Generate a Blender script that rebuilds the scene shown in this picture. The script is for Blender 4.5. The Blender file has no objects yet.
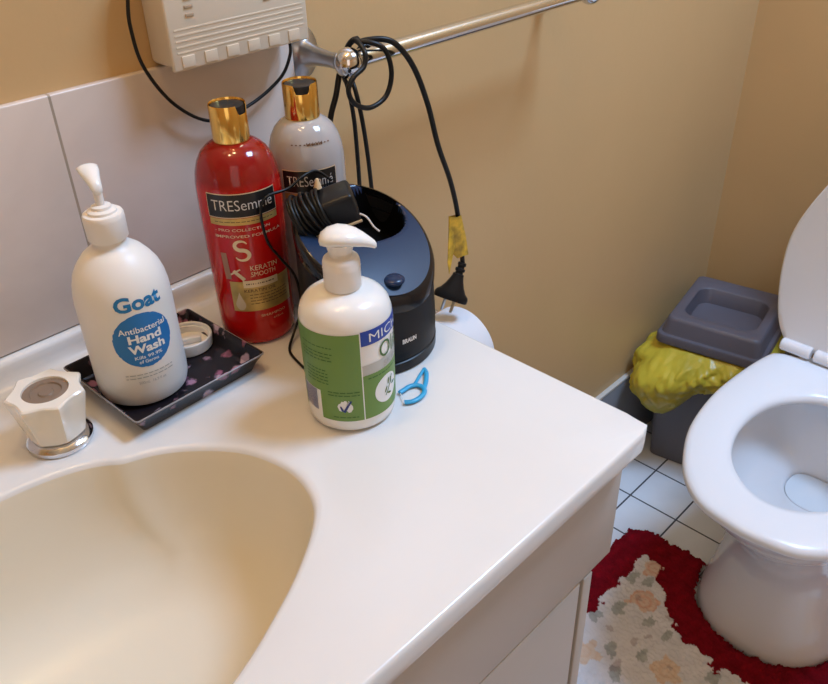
import bpy, bmesh, math, random
from math import sin, cos, pi, radians, hypot, atan2, sqrt
from mathutils import Vector, Matrix, noise
random.seed(7)
sc = bpy.context.scene
COL = sc.collection

# ------------------------------------------------------------------ camera
cam_d = bpy.data.cameras.new('camera')
cam_d.sensor_width = 36.0
cam_d.lens = 36.0 * 833.72 / 828.0
cam_d.clip_start = 0.02
cam = bpy.data.objects.new('camera', cam_d); COL.objects.link(cam)
R0 = Vector((0.693863, -0.719697, -0.024308))
R1 = Vector((-0.413519, -0.370586, -0.831666))
R2 = Vector((0.589539, 0.587114, -0.554745))
cam.matrix_world = Matrix(((R0.x, -R1.x, -R2.x, 0), (R0.y, -R1.y, -R2.y, 0), (R0.z, -R1.z, -R2.z, 1.22), (0, 0, 0, 1)))
sc.camera = cam

# ------------------------------------------------------------------ world and lights
w = bpy.data.worlds.new('world'); sc.world = w; w.use_nodes = True
w.node_tree.nodes['Background'].inputs[0].default_value = (0.75, 0.85, 1.0, 1)
w.node_tree.nodes['Background'].inputs[1].default_value = 0.3

def area(name, loc, target, sx, sy, power, color):
    d = bpy.data.lights.new(name, 'AREA'); d.shape = 'RECTANGLE'; d.size = sx; d.size_y = sy
    d.energy = power; d.color = color
    o = bpy.data.objects.new(name, d); COL.objects.link(o)
    o.location = loc
    o.rotation_euler = (Vector(target) - Vector(loc)).to_track_quat('-Z', 'Y').to_euler()
    return o
# daylight coming down through the ceiling skylight above the toilet
area('skylight_daylight', (1.18, -0.10, 2.395), (1.18, -0.10, 0.0), 0.50, 0.50, 38.0, (0.41, 0.64, 1.0))
# warm bulbs of the fitting on the wall above the mirror
for lx in (0.10, 0.34):
    d = bpy.data.lights.new('mirror_bulb_light', 'POINT'); d.energy = 5.6; d.color = (1.0, 0.69, 0.34); d.shadow_soft_size = 0.045
    o = bpy.data.objects.new('mirror_bulb_light', d); COL.objects.link(o); o.location = (lx, 0.50, 2.02)
# soft light from the open doorway behind the viewer
area('doorway_light', (-0.85, -0.9, 1.6), (0.4, 0.5, 0.9), 0.8, 1.6, 3.6, (1.0, 0.93, 0.86))

sc.view_settings.view_transform = 'Standard'
sc.view_settings.look = 'None'
sc.view_settings.exposure = 0.0
sc.view_settings.gamma = 1.0
sc.view_settings.use_curve_mapping = False

# ------------------------------------------------------------------ materials
def mat(name, color, rough=0.5, metal=0.0, spec=0.5, coat=0.0, sss=0.0, trans=0.0, ior=1.45, vary=0.0, vscale=12.0, bump=0.0, bscale=60.0, alpha=1.0, sheen=0.0):
    m = bpy.data.materials.new(name); m.use_nodes = True
    nt = m.node_tree; b = nt.nodes['Principled BSDF']
    b.inputs['Base Color'].default_value = (*color, 1)
    b.inputs['Roughness'].default_value = rough
    b.inputs['Metallic'].default_value = metal
    b.inputs['Specular IOR Level'].default_value = spec
    b.inputs['Coat Weight'].default_value = coat
    b.inputs['Coat Roughness'].default_value = 0.08
    b.inputs['IOR'].default_value = ior
    b.inputs['Transmission Weight'].default_value = trans
    b.inputs['Alpha'].default_value = alpha
    b.inputs['Sheen Weight'].default_value = sheen
    if sss > 0:
        b.inputs['Subsurface Weight'].default_value = sss
        b.inputs['Subsurface Radius'].default_value = (0.01, 0.007, 0.004)
    if vary > 0 or bump > 0:
        tc = nt.nodes.new('ShaderNodeTexCoord')
    if vary > 0:
        n = nt.nodes.new('ShaderNodeTexNoise'); n.inputs['Scale'].default_value = vscale; n.inputs['Detail'].default_value = 4
        nt.links.new(tc.outputs['Object'], n.inputs['Vector'])
        r = nt.nodes.new('ShaderNodeValToRGB')
        r.color_ramp.elements[0].position = 0.3; r.color_ramp.elements[1].position = 0.7
        r.color_ramp.elements[0].color = (*[c * (1 - vary) for c in color], 1)
        r.color_ramp.elements[1].color = (*[min(1, c * (1 + vary * 0.5)) for c in color], 1)
        nt.links.new(n.outputs['Fac'], r.inputs['Fac']); nt.links.new(r.outputs['Color'], b.inputs['Base Color'])
    if bump > 0:
        n2 = nt.nodes.new('ShaderNodeTexNoise'); n2.inputs['Scale'].default_value = bscale; n2.inputs['Detail'].default_value = 3
        nt.links.new(tc.outputs['Object'], n2.inputs['Vector'])
        bp = nt.nodes.new('ShaderNodeBump'); bp.inputs['Strength'].default_value = bump; bp.inputs['Distance'].default_value = 0.002
        nt.links.new(n2.outputs['Fac'], bp.inputs['Height']); nt.links.new(bp.outputs['Normal'], b.inputs['Normal'])
    return m

M = {}
M['paint'] = mat('cream_wall_paint', (0.62, 0.405, 0.19), 0.42, vary=0.05, vscale=3, bump=0.12, bscale=90)
M['ceil'] = mat('ceiling_paint', (0.80, 0.76, 0.68), 0.8, vary=0.03)
M['marble'] = mat('cultured_marble', (0.75, 0.73, 0.70), 0.24, coat=0.3, vary=0.03, vscale=6)
M['basin'] = mat('biscuit_basin', (0.80, 0.735, 0.60), 0.3, coat=0.1, vary=0.03, vscale=6)
M['laminate'] = mat('beige_laminate', (0.50, 0.43, 0.36), 0.4, vary=0.04, vscale=4)
M['porcelain'] = mat('white_porcelain', (0.78, 0.78, 0.80), 0.12, coat=0.5)
M['seat'] = mat('white_seat_plastic', (0.80, 0.81, 0.84), 0.22)
M['water'] = mat('bowl_water', (0.78, 0.82, 0.86), 0.05, trans=0.2, ior=1.33)
M['chrome'] = mat('chrome', (0.72, 0.72, 0.74), 0.12, metal=1.0)
M['pewter'] = mat('brushed_nickel', (0.50, 0.50, 0.52), 0.3, metal=1.0)
M['white_pl'] = mat('white_bottle_plastic', (0.84, 0.82, 0.78), 0.22, coat=0.2, sss=0.15)
M['cream_pl'] = mat('cream_bottle_plastic', (0.82, 0.78, 0.72), 0.38, sss=0.12)
M['pump'] = mat('white_pump_plastic', (0.85, 0.80, 0.74), 0.35)
M['pearl'] = mat('pearl_bottle_plastic', (0.42, 0.395, 0.385), 0.12, coat=0.4, sss=0.2)
M['red_pl'] = mat('red_bottle_plastic', (0.50, 0.006, 0.004), 0.16, spec=0.4, coat=0.15)
M['gold'] = mat('gold_cap', (0.86, 0.56, 0.16), 0.16, metal=1.0)
M['gold_print'] = mat('gold_print', (0.62, 0.42, 0.13), 0.35, metal=0.5, vary=0.35, vscale=60)
M['champagne'] = mat('champagne_print', (0.78, 0.62, 0.40), 0.35, metal=0.3)
M['taupe_print'] = mat('taupe_print', (0.42, 0.22, 0.14), 0.35, metal=0.3)
M['dark_print'] = mat('dark_print', (0.12, 0.05, 0.02), 0.5)
M['black_label'] = mat('black_label', (0.012, 0.011, 0.011), 0.3)
M['silver_print'] = mat('silver_print', (0.70, 0.66, 0.62), 0.4)
M['rimgrey'] = mat('grey_rim_glaze', (0.26, 0.24, 0.24), 0.25)  # even grey for the tray's rim line, lighter than the black dish
M['black_pl'] = mat('black_plastic', (0.009, 0.009, 0.010), 0.35, spec=0.35)
M['black_gloss'] = mat('glossy_black_plastic', (0.008, 0.008, 0.010), 0.15, spec=0.4, coat=0.15)
M['black_matte'] = mat('matte_black_plastic', (0.010, 0.0095, 0.011), 0.45, spec=0.25)
M['recess'] = mat('recess_black', (0.0025, 0.0025, 0.003), 0.8, spec=0.04)
M['navy'] = mat('navy_plastic', (0.012, 0.027, 0.070), 0.24, spec=0.3, coat=0.08)
M['cable'] = mat('black_cable_rubber', (0.007, 0.007, 0.007), 0.38, spec=0.35)
M['blue_ink'] = mat('blue_ink', (0.015, 0.17, 0.46), 0.4)
M['teal_ink'] = mat('teal_blue_ink', (0.01, 0.17, 0.38), 0.4)
M['royal'] = mat('royal_blue_ink', (0.015, 0.055, 0.36), 0.4)
M['green'] = mat('green_label', (0.15, 0.28, 0.055), 0.4)
M['green_dk'] = mat('dark_green_ink', (0.05, 0.14, 0.02), 0.5)
M['white_ink'] = mat('white_ink', (0.82, 0.82, 0.80), 0.4)
M['grey_ink'] = mat('grey_ink', (0.42, 0.42, 0.40), 0.5)
M['grey_band'] = mat('grey_label_band', (0.50, 0.50, 0.46), 0.5)
M['navy_ink'] = mat('navy_ink', (0.02, 0.04, 0.20), 0.5)
M['ivory'] = mat('ivory_plastic', (0.70, 0.60, 0.46), 0.35)
M['bin'] = mat('charcoal_bin_plastic', (0.15, 0.135, 0.14), 0.42, bump=0.05)
M['binlid'] = mat('slate_lid_plastic', (0.115, 0.105, 0.125), 0.38)
M['bag'] = mat('yellow_bin_bag', (0.78, 0.63, 0.06), 0.3, sss=0.0, trans=0.25, vary=0.2, vscale=14, bump=0.5, bscale=35)
M['paper'] = mat('toilet_paper', (0.74, 0.74, 0.77), 0.9, bump=0.3, bscale=120)
M['card'] = mat('cardboard', (0.45, 0.33, 0.22), 0.9)
M['pick'] = mat('blue_pick_plastic', (0.04, 0.36, 0.62), 0.3)
M['acrylic'] = mat('milky_acrylic', (0.82, 0.76, 0.66), 0.15, coat=0.4, sss=0.1)
M['tap_disc'] = mat('tap_centre_disc', (0.30, 0.22, 0.16), 0.25, metal=0.4)
M['tag'] = mat('yellow_tag', (0.70, 0.42, 0.02), 0.35, vary=0.5, vscale=90)
M['skirt'] = mat('grey_skirting_tile', (0.30, 0.31, 0.34), 0.25)
M['skirt_top'] = mat('skirting_edge', (0.62, 0.58, 0.52), 0.4)
M['window_white'] = mat('white_window_frame', (0.8, 0.8, 0.8), 0.4)
M['glass'] = mat('frosted_glass', (0.75, 0.82, 0.88), 0.5, trans=0.6)

def nodes_of(name):
    m = bpy.data.materials.new(name); m.use_nodes = True
    return m, m.node_tree, m.node_tree.nodes['Principled BSDF']

def tile_mat(name, c1, c2, grout, tw, th, ox, oy, gw, plane='XY', rough=0.2):
    m, nt, b = nodes_of(name)
    tc = nt.nodes.new('ShaderNodeTexCoord'); sep = nt.nodes.new('ShaderNodeSeparateXYZ')
    nt.links.new(tc.outputs['Object'], sep.inputs[0])
    def line(axis, off, per):
        a = nt.nodes.new('ShaderNodeMath'); a.operation = 'SUBTRACT'; a.inputs[1].default_value = off
        nt.links.new(sep.outputs[axis], a.inputs[0])
        p = nt.nodes.new('ShaderNodeMath'); p.operation = 'PINGPONG'; p.inputs[1].default_value = per / 2
        nt.links.new(a.outputs[0], p.inputs[0])
        g = nt.nodes.new('ShaderNodeMath'); g.operation = 'LESS_THAN'; g.inputs[1].default_value = gw / 2
        nt.links.new(p.outputs[0], g.inputs[0]); return g
    la = line(plane[0], ox, tw); lb = line(plane[1], oy, th)
    mx = nt.nodes.new('ShaderNodeMath'); mx.operation = 'MAXIMUM'
    nt.links.new(la.outputs[0], mx.inputs[0]); nt.links.new(lb.outputs[0], mx.inputs[1])
    n = nt.nodes.new('ShaderNodeTexNoise'); n.inputs['Scale'].default_value = 7; n.inputs['Detail'].default_value = 5
    n.inputs['Distortion'].default_value = 0.6
    nt.links.new(tc.outputs['Object'], n.inputs['Vector'])
    r = nt.nodes.new('ShaderNodeValToRGB'); r.color_ramp.elements[0].position = 0.35; r.color_ramp.elements[1].position = 0.65
    r.color_ramp.elements[0].color = (*c1, 1); r.color_ramp.elements[1].color = (*c2, 1)
    nt.links.new(n.outputs['Fac'], r.inputs['Fac'])
    mix = nt.nodes.new('ShaderNodeMix'); mix.data_type = 'RGBA'
    nt.links.new(mx.outputs[0], mix.inputs['Factor']); nt.links.new(r.outputs['Color'], mix.inputs['A'])
    mix.inputs['B'].default_value = (*grout, 1)
    nt.links.new(mix.outputs['Result'], b.inputs['Base Color'])
    rr = nt.nodes.new('ShaderNodeMapRange'); rr.inputs['To Min'].default_value = rough; rr.inputs['To Max'].default_value = 0.8
    nt.links.new(mx.outputs[0], rr.inputs['Value']); nt.links.new(rr.outputs[0], b.inputs['Roughness'])
    bp = nt.nodes.new('ShaderNodeBump'); bp.invert = True; bp.inputs['Strength'].default_value = 0.4; bp.inputs['Distance'].default_value = 0.001
    nt.links.new(mx.outputs[0], bp.inputs['Height']); nt.links.new(bp.outputs['Normal'], b.inputs['Normal'])
    return m
M['floor'] = tile_mat('white_floor_tiles', (0.74, 0.76, 0.80), (0.82, 0.84, 0.87), (0.07, 0.075, 0.09), 0.1, 0.103, 0.086, 0.053, 0.0035)
M['splash'] = tile_mat('pale_wall_tiles', (0.62, 0.52, 0.45), (0.72, 0.61, 0.53), (0.34, 0.27, 0.20), 0.245, 0.5, 0.0, 0.0, 0.0022, 'XZ', 0.22)

def floral_mat():
    m, nt, b = nodes_of('black_floral_glaze')
    tc = nt.nodes.new('ShaderNodeTexCoord')
    v = nt.nodes.new('ShaderNodeTexVoronoi'); v.inputs['Scale'].default_value = 62
    n = nt.nodes.new('ShaderNodeTexNoise'); n.inputs['Scale'].default_value = 160; n.inputs['Detail'].default_value = 3
    n2 = nt.nodes.new('ShaderNodeTexNoise'); n2.inputs['Scale'].default_value = 34; n2.inputs['Detail'].default_value = 1
    for q in (v, n, n2): nt.links.new(tc.outputs['Object'], q.inputs['Vector'])
    s = nt.nodes.new('ShaderNodeMath'); s.operation = 'MULTIPLY_ADD'; s.inputs[1].default_value = 0.55
    nt.links.new(n.outputs['Fac'], s.inputs[0]); nt.links.new(v.outputs['Distance'], s.inputs[2])
    r = nt.nodes.new('ShaderNodeValToRGB'); e = r.color_ramp.elements
    e[0].position = 0.52; e[0].color = (1, 1, 1, 1); e[1].position = 0.66; e[1].color = (0, 0, 0, 1)
    nt.links.new(s.outputs[0], r.inputs['Fac'])
    r2 = nt.nodes.new('ShaderNodeValToRGB'); e = r2.color_ramp.elements
    e[0].position = 0.36; e[0].color = (0, 0, 0, 1); e[1].position = 0.50; e[1].color = (1, 1, 1, 1)
    nt.links.new(n2.outputs['Fac'], r2.inputs['Fac'])
    mu = nt.nodes.new('ShaderNodeMath'); mu.operation = 'MULTIPLY'
    nt.links.new(r.outputs['Color'], mu.inputs[0]); nt.links.new(r2.outputs['Color'], mu.inputs[1])
    rc = nt.nodes.new('ShaderNodeValToRGB'); e = rc.color_ramp.elements
    e[0].position = 0.3; e[0].color = (0.34, 0.11, 0.18, 1); e[1].position = 0.7; e[1].color = (0.50, 0.38, 0.46, 1)
    nt.links.new(v.outputs['Color'], rc.inputs['Fac'])
    mix = nt.nodes.new('ShaderNodeMix'); mix.data_type = 'RGBA'
    nt.links.new(mu.outputs[0], mix.inputs['Factor']); mix.inputs['A'].default_value = (0.012, 0.009, 0.012, 1)
    nt.links.new(rc.outputs['Color'], mix.inputs['B']); nt.links.new(mix.outputs['Result'], b.inputs['Base Color'])
    b.inputs['Roughness'].default_value = 0.2; b.inputs['Specular IOR Level'].default_value = 0.35
    return m
M['floral'] = floral_mat()

def filled_red():
    # clear red plastic: darker where the bottle is empty above the shampoo
    m, nt, b = nodes_of('red_filled_bottle')
    tc = nt.nodes.new('ShaderNodeTexCoord'); sp_ = nt.nodes.new('ShaderNodeSeparateXYZ'); nt.links.new(tc.outputs['Object'], sp_.inputs[0])
    mr = nt.nodes.new('ShaderNodeMapRange'); mr.inputs['From Min'].default_value = .146; mr.inputs['From Max'].default_value = .156
    nt.links.new(sp_.outputs['Z'], mr.inputs['Value'])
    mix = nt.nodes.new('ShaderNodeMix'); mix.data_type = 'RGBA'; nt.links.new(mr.outputs[0], mix.inputs['Factor'])
    mix.inputs['A'].default_value = (.50, .006, .004, 1); mix.inputs['B'].default_value = (.26, .006, .006, 1)
    nt.links.new(mix.outputs['Result'], b.inputs['Base Color'])
    b.inputs['Roughness'].default_value = .12; b.inputs['Specular IOR Level'].default_value = .45; b.inputs['Coat Weight'].default_value = .15
    return m
M['red_pl'] = filled_red()

def mat_pile():
    m, nt, b = nodes_of('bath_mat_pile')
    a = nt.nodes.new('ShaderNodeVertexColor'); a.layer_name = 'pile'
    nt.links.new(a.outputs['Color'], b.inputs['Base Color'])
    b.inputs['Roughness'].default_value = 0.95; b.inputs['Sheen Weight'].default_value = 0.0
    b.inputs['Specular IOR Level'].default_value = 0.1
    return m
M['pile'] = mat_pile()

# ------------------------------------------------------------------ helpers
WORLD = {}
def origin(o):
    return WORLD.get(o.name, Vector((0, 0, 0))) if o else Vector((0, 0, 0))

def thing(name, label, cat, loc=(0, 0, 0), rotz=0.0, group=None):
    o = bpy.data.objects.new(name, None); COL.objects.link(o); o.empty_display_size = 0.03
    o.location = loc; o.rotation_euler = (0, 0, rotz)
    o['label'] = label; o['category'] = cat
    if group: o['group'] = group
    WORLD[o.name] = Vector(loc)
    return o

def link(name, me, m, parent=None, smooth=True, autos=None, label=None):
    """vertices are in world coordinates; they are stored relative to the thing's base"""
    off = origin(parent)
    if off.length > 0:
        for v in me.vertices: v.co -= off
    o = bpy.data.objects.new(name, me); COL.objects.link(o)
    if parent: o.parent = parent
    WORLD[o.name] = off.copy()
    ms = m if isinstance(m, (list, tuple)) else [m]
    if len(me.materials) == 0:
        for q in ms: me.materials.append(M[q] if isinstance(q, str) else q)
    if smooth:
        me.shade_smooth()
        if autos is not None: me.set_sharp_from_angle(angle=radians(autos))
    if label: o['label'] = label
    return o

def mk(name, verts, faces, m, parent=None, smooth=True, autos=None, label=None, fix=True):
    me = bpy.data.meshes.new(name); me.from_pydata([tuple(v) for v in verts], [], faces); me.validate()
    if fix:
        bm = bmesh.new(); bm.from_mesh(me); bmesh.ops.remove_doubles(bm, verts=bm.verts, dist=1e-6)
        bmesh.ops.recalc_face_normals(bm, faces=bm.faces); bm.to_mesh(me); bm.free()
    return link(name, me, m, parent, smooth, autos, label)

def frombm(name, bm, m, parent=None, smooth=True, autos=40, label=None):
    me = bpy.data.meshes.new(name); bmesh.ops.recalc_face_normals(bm, faces=bm.faces); bm.to_mesh(me); bm.free()
    return link(name, me, m, parent, smooth, autos, label)

def bx(bm, x0, x1, y0, y1, z0, z1, bev=0.0, seg=3, mtx=None):
    r = bmesh.ops.create_cube(bm, size=1.0)
    vs = r['verts']
    for v in vs:
        v.co = Vector((x0 + (v.co.x + .5) * (x1 - x0), y0 + (v.co.y + .5) * (y1 - y0), z0 + (v.co.z + .5) * (z1 - z0)))
    if bev > 0:
        es = set(e for v in vs for e in v.link_edges)
        r2 = bmesh.ops.bevel(bm, geom=list(es), offset=bev, segments=seg, profile=0.5, affect='EDGES')
        vs = list(set(r2['verts']) | set(v for v in vs if v.is_valid))
    if mtx is not None:
        for v in vs: v.co = mtx @ v.co
    return vs

def box(name, x0, x1, y0, y1, z0, z1, m, parent=None, bev=0.0, mtx=None, label=None):
    bm = bmesh.new(); bx(bm, x0, x1, y0, y1, z0, z1, bev, 3, mtx)
    return frombm(name, bm, m, parent, True, 40, label)

def loft(rings, closed=True, cap0=True, cap1=True):
    n = len(rings[0]); vs = [Vector(p) for r in rings for p in r]; fs = []
    for i in range(len(rings) - 1):
        for j in range(n if closed else n - 1):
            a, b = i * n + j, i * n + (j + 1) % n
            fs.append((a, b, b + n, a + n))
    if cap0: fs.append(tuple(range(n))[::-1])
    if cap1: fs.append(tuple((len(rings) - 1) * n + j for j in range(n)))
    return vs, fs

def circ(cx, cy, z, r, n=64):
    return [(cx + r * cos(2 * pi * k / n), cy + r * sin(2 * pi * k / n), z) for k in range(n)]

def lathe(name, prof, cx, cy, z0, m, parent=None, n=64, autos=35, label=None):
    rings = [circ(cx, cy, z0 + z, max(r, 1e-5), n) for r, z in prof]
    vs, fs = loft(rings)
    return mk(name, vs, fs, m, parent, True, autos, label)

def catmull(P, sub=8, closed=False):
    P = [Vector(p) for p in P]; out = []; n = len(P)
    rng = n if closed else n - 1
    for i in range(rng):
        if closed: p0, p1, p2, p3 = P[(i - 1) % n], P[i], P[(i + 1) % n], P[(i + 2) % n]
        else: p0, p1, p2, p3 = P[max(i - 1, 0)], P[i], P[i + 1], P[min(i + 2, n - 1)]
        for k in range(sub):
            t = k / sub
            out.append(0.5 * ((2 * p1) + (p2 - p0) * t + (2 * p0 - 5 * p1 + 4 * p2 - p3) * t * t + (3 * p1 - p0 - 3 * p2 + p3) * t ** 3))
    if not closed: out.append(P[-1])
    return out

def tube_geo(path, r, n=10, closed=False, flat=1.0):
    path = [Vector(p) for p in path]; N = len(path); rings = []
    up = None
    for i, p in enumerate(path):
        if closed: t = path[(i + 1) % N] - path[i - 1]
        else: t = path[min(i + 1, N - 1)] - path[max(i - 1, 0)]
        t.normalize()
        if up is None:
            a = Vector((0, 0, 1)) if abs(t.z) < 0.9 else Vector((1, 0, 0)); up = (a - t * a.dot(t)).normalized()
        else: up = (up - t * up.dot(t)).normalized()
        s = t.cross(up); rr = r(i / (N - 1)) if callable(r) else r
        rings.append([p + (s * cos(2 * pi * k / n) + up * sin(2 * pi * k / n) * flat) * rr for k in range(n)])
    if closed:
        vs = [v for q in rings for v in q]; fs = []
        for i in range(N):
            i2 = (i + 1) % N
            for j in range(n):
                j2 = (j + 1) % n; fs.append((i * n + j, i * n + j2, i2 * n + j2, i2 * n + j))
        return vs, fs
    return loft(rings)

def clear_rail(p):
    # cords lie on the rail, not in it
    q = Vector(p); dy, dz = q.y - .600, q.z - 1.0070; l = hypot(dy, dz)
    lim = .0118 if q.x > .543 else .0172
    if .508 < q.x < .95 and l < lim: q.y = .600 + dy / max(l, 1e-5) * lim; q.z = 1.0070 + dz / max(l, 1e-5) * lim
    return q

def tube(name, pts, r, m, parent=None, sub=8, n=10, closed=False, flat=1.0, label=None):
    path = catmull(pts, sub, closed) if sub > 1 else pts
    if name == 'cable': path = [clear_rail(p) for p in path]
    vs, fs = tube_geo(path, r, n, closed, flat)
    return mk(name, vs, fs, m, parent, True, 50, label)

def interp(prof):
    """radius of a lathe profile at a height (outer wall)"""
    def f(z):
        for (r0, z0), (r1, z1) in zip(prof, prof[1:]):
            if z1 > z0 and z0 <= z <= z1: return r0 + (r1 - r0) * (z - z0) / (z1 - z0)
        return prof[-1][0]
    return f

class Cyl:
    """printing on a round bottle: phi in degrees, z above the counter"""
    def __init__(s, cx, cy, z0, rf): s.cx, s.cy, s.z0, s.rf = cx, cy, z0, rf
    def pt(s, phi, z, e=0.0003):
        r = s.rf(z) + e; a = radians(phi)
        return Vector((s.cx + r * cos(a), s.cy + r * sin(a), s.z0 + z))
    def patch(s, name, p0, p1, z0, z1, m, parent, e=0.0003, label=None, nx=24, nz=6, hole=None):
        vs = []; fs = []
        for i in range(nx + 1):
            for j in range(nz + 1): vs.append(s.pt(p0 + (p1 - p0) * i / nx, z0 + (z1 - z0) * j / nz, e))
        for i in range(nx):
            for j in range(nz):
                if hole and hole((i + .5) / nx, (j + .5) / nz): continue
                a = i * (nz + 1) + j; fs.append((a, a + nz + 1, a + nz + 2, a + 1))
        return mk(name, vs, fs, m, parent, True, None, label, fix=False)
    def poly(s, name, pts, m, parent, e=0.0005, label=None):
        """filled outline; pts = [(phi,z)]"""
        c = (sum(p[0] for p in pts) / len(pts), sum(p[1] for p in pts) / len(pts))
        vs = []; fs = []; K = 6; n = len(pts)
        for k in range(K + 1):
            for p in pts: vs.append(s.pt(c[0] + (p[0] - c[0]) * k / K, c[1] + (p[1] - c[1]) * k / K, e))
        for k in range(K):
            for j in range(n):
                a, b = k * n + j, k * n + (j + 1) % n; fs.append((a, b, b + n, a + n))
        return mk(name, vs, fs, m, parent, True, None, label)
    def strokes(s, name, lines, w, m, parent, e=0.0005, label=None):
        """ribbons; lines = list of [(phi,z)...], w = width or list of widths in metres"""
        vs = []; fs = []
        for li, L in enumerate(lines):
            ww = w[li] if isinstance(w, list) else w
            b = len(vs); rr = s.rf(L[0][1])
            for i, p in enumerate(L):
                q0, q1 = L[max(i - 1, 0)], L[min(i + 1, len(L) - 1)]
                dx = radians(q1[0] - q0[0]) * rr; dz = q1[1] - q0[1]; l = hypot(dx, dz) or 1
                wi = ww(i / (len(L) - 1)) if callable(ww) else ww
                nx_, nz_ = -dz / l * wi / 2, dx / l * wi / 2
                vs.append(s.pt(p[0] + math.degrees(nx_ / rr), p[1] + nz_, e)); vs.append(s.pt(p[0] - math.degrees(nx_ / rr), p[1] - nz_, e))
            for i in range(len(L) - 1):
                a = b + 2 * i; fs.append((a, a + 2, a + 3, a + 1))
        return mk(name, vs, fs, m, parent, True, None, label, fix=False)
    def text(s, name, body, p0, p1, z0, z1, m, parent, e=0.0006, bold=0.0, shear=0.0, label=None):
        me = text_mesh(body, bold, shear)
        xs = [v.co.x for v in me.vertices]; ys = [v.co.y for v in me.vertices]
        a, b, c, d = min(xs), max(xs), min(ys), max(ys)
        for v in me.vertices:
            v.co = s.pt(p0 + (p1 - p0) * (v.co.x - a) / (b - a), z0 + (z1 - z0) * (v.co.y - c) / max(d - c, 1e-6), e)
        return link(name, me, m, parent, False, None, label)

def text_mesh(body, bold=0.0, shear=0.0):
    c = bpy.data.curves.new('t', 'FONT'); c.body = body; c.offset = bold; c.shear = shear; c.resolution_u = 3
    o = bpy.data.objects.new('t', c); COL.objects.link(o)
    dg = bpy.context.evaluated_depsgraph_get(); dg.update()
    me = bpy.data.meshes.new_from_object(o.evaluated_get(dg))
    bpy.data.objects.remove(o); bpy.data.curves.remove(c)
    bm = bmesh.new(); bm.from_mesh(me)
    bmesh.ops.triangulate(bm, faces=bm.faces)
    for _ in range(2):
        es = [q for q in bm.edges if abs(q.verts[0].co.x - q.verts[1].co.x) > 0.18]
        if es: bmesh.ops.subdivide_edges(bm, edges=es, cuts=1); bmesh.ops.triangulate(bm, faces=bm.faces)
    bm.to_mesh(me); bm.free(); me.materials.clear()
    return me

def struct(o):
    o['kind'] = 'structure'; return o

def superell(cx, cy, z, ax, ay, p=2.6, n=72, rot=0.0):
    out = []
    for k in range(n):
        t = 2 * pi * k / n; c, s_ = cos(t), sin(t)
        x = ax * math.copysign(abs(c) ** (2 / p), c); y = ay * math.copysign(abs(s_) ** (2 / p), s_)
        out.append((cx + x * cos(rot) - y * sin(rot), cy + x * sin(rot) + y * cos(rot), z))
    return out

# ------------------------------------------------------------------ room
YW, XE, YB, XL, ZC = 0.672, 1.595, -1.35, -1.25, 2.4
struct(box('floor', XL - .1, XE + .1, YB - .1, YW + .1, -0.05, 0.0, 'floor'))
sx0_, sx1_, sy0_, sy1_ = 0.92, 1.44, -0.36, 0.16
bm = bmesh.new()
bx(bm, XL - .1, sx0_, YB - .1, YW + .1, ZC, ZC + .05); bx(bm, sx1_, XE + .1, YB - .1, YW + .1, ZC, ZC + .05)
bx(bm, sx0_, sx1_, YB - .1, sy0_, ZC, ZC + .05); bx(bm, sx0_, sx1_, sy1_, YW + .1, ZC, ZC + .05)
struct(frombm('ceiling', bm, 'ceil', None, False))
struct(box('wall_back', XL - .1, XE + .1, YW, YW + .1, 0, ZC, 'paint'))
struct(box('wall_front', XL - .1, XE + .1, YB - .1, YB, 0, ZC, 'paint'))
struct(box('wall_left', XL - .1, XL, YB, YW, 0, ZC, 'paint'))
struct(box('wall_right', XE, XE + .1, YB, YW, 0, ZC, 'paint'))
bm = bmesh.new()
for a in ((sx0_, sx1_, sy0_, sy0_ + .02), (sx0_, sx1_, sy1_ - .02, sy1_), (sx0_, sx0_ + .02, sy0_ + .02, sy1_ - .02), (sx1_ - .02, sx1_, sy0_ + .02, sy1_ - .02)):
    bx(bm, *a, ZC + .001, ZC + .08)
wf = struct(frombm('window_1', bm, 'window_white', None, False))
box('window_pane', sx0_ + .02, sx1_ - .02, sy0_ + .02, sy1_ - .02, ZC + .05, ZC + .056, 'glass', wf)
# tiled splashback and tiled skirting
SP = box('trim_1', 0, 0.98, 0, 0.008, 0, 0.201, 'splash', None, 0.0015)
struct(SP); SP.location = (0.5125 - 0.98 + 0.0, YW - 0.008, 0.8235)
for v in SP.data.vertices: v.co.x -= 0.0
struct(box('baseboard_back', 0.462, XE, YW - 0.009, YW, 0, 0.196, 'skirt', None, 0.001))
struct(box('baseboard_right', XE - 0.009, XE, YB, YW - 0.009, 0, 0.196, 'skirt', None, 0.001))
struct(box('trim_2', 0.462, XE, YW - 0.010, YW, 0.1962, 0.202, 'skirt_top', None, 0.001))

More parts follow.
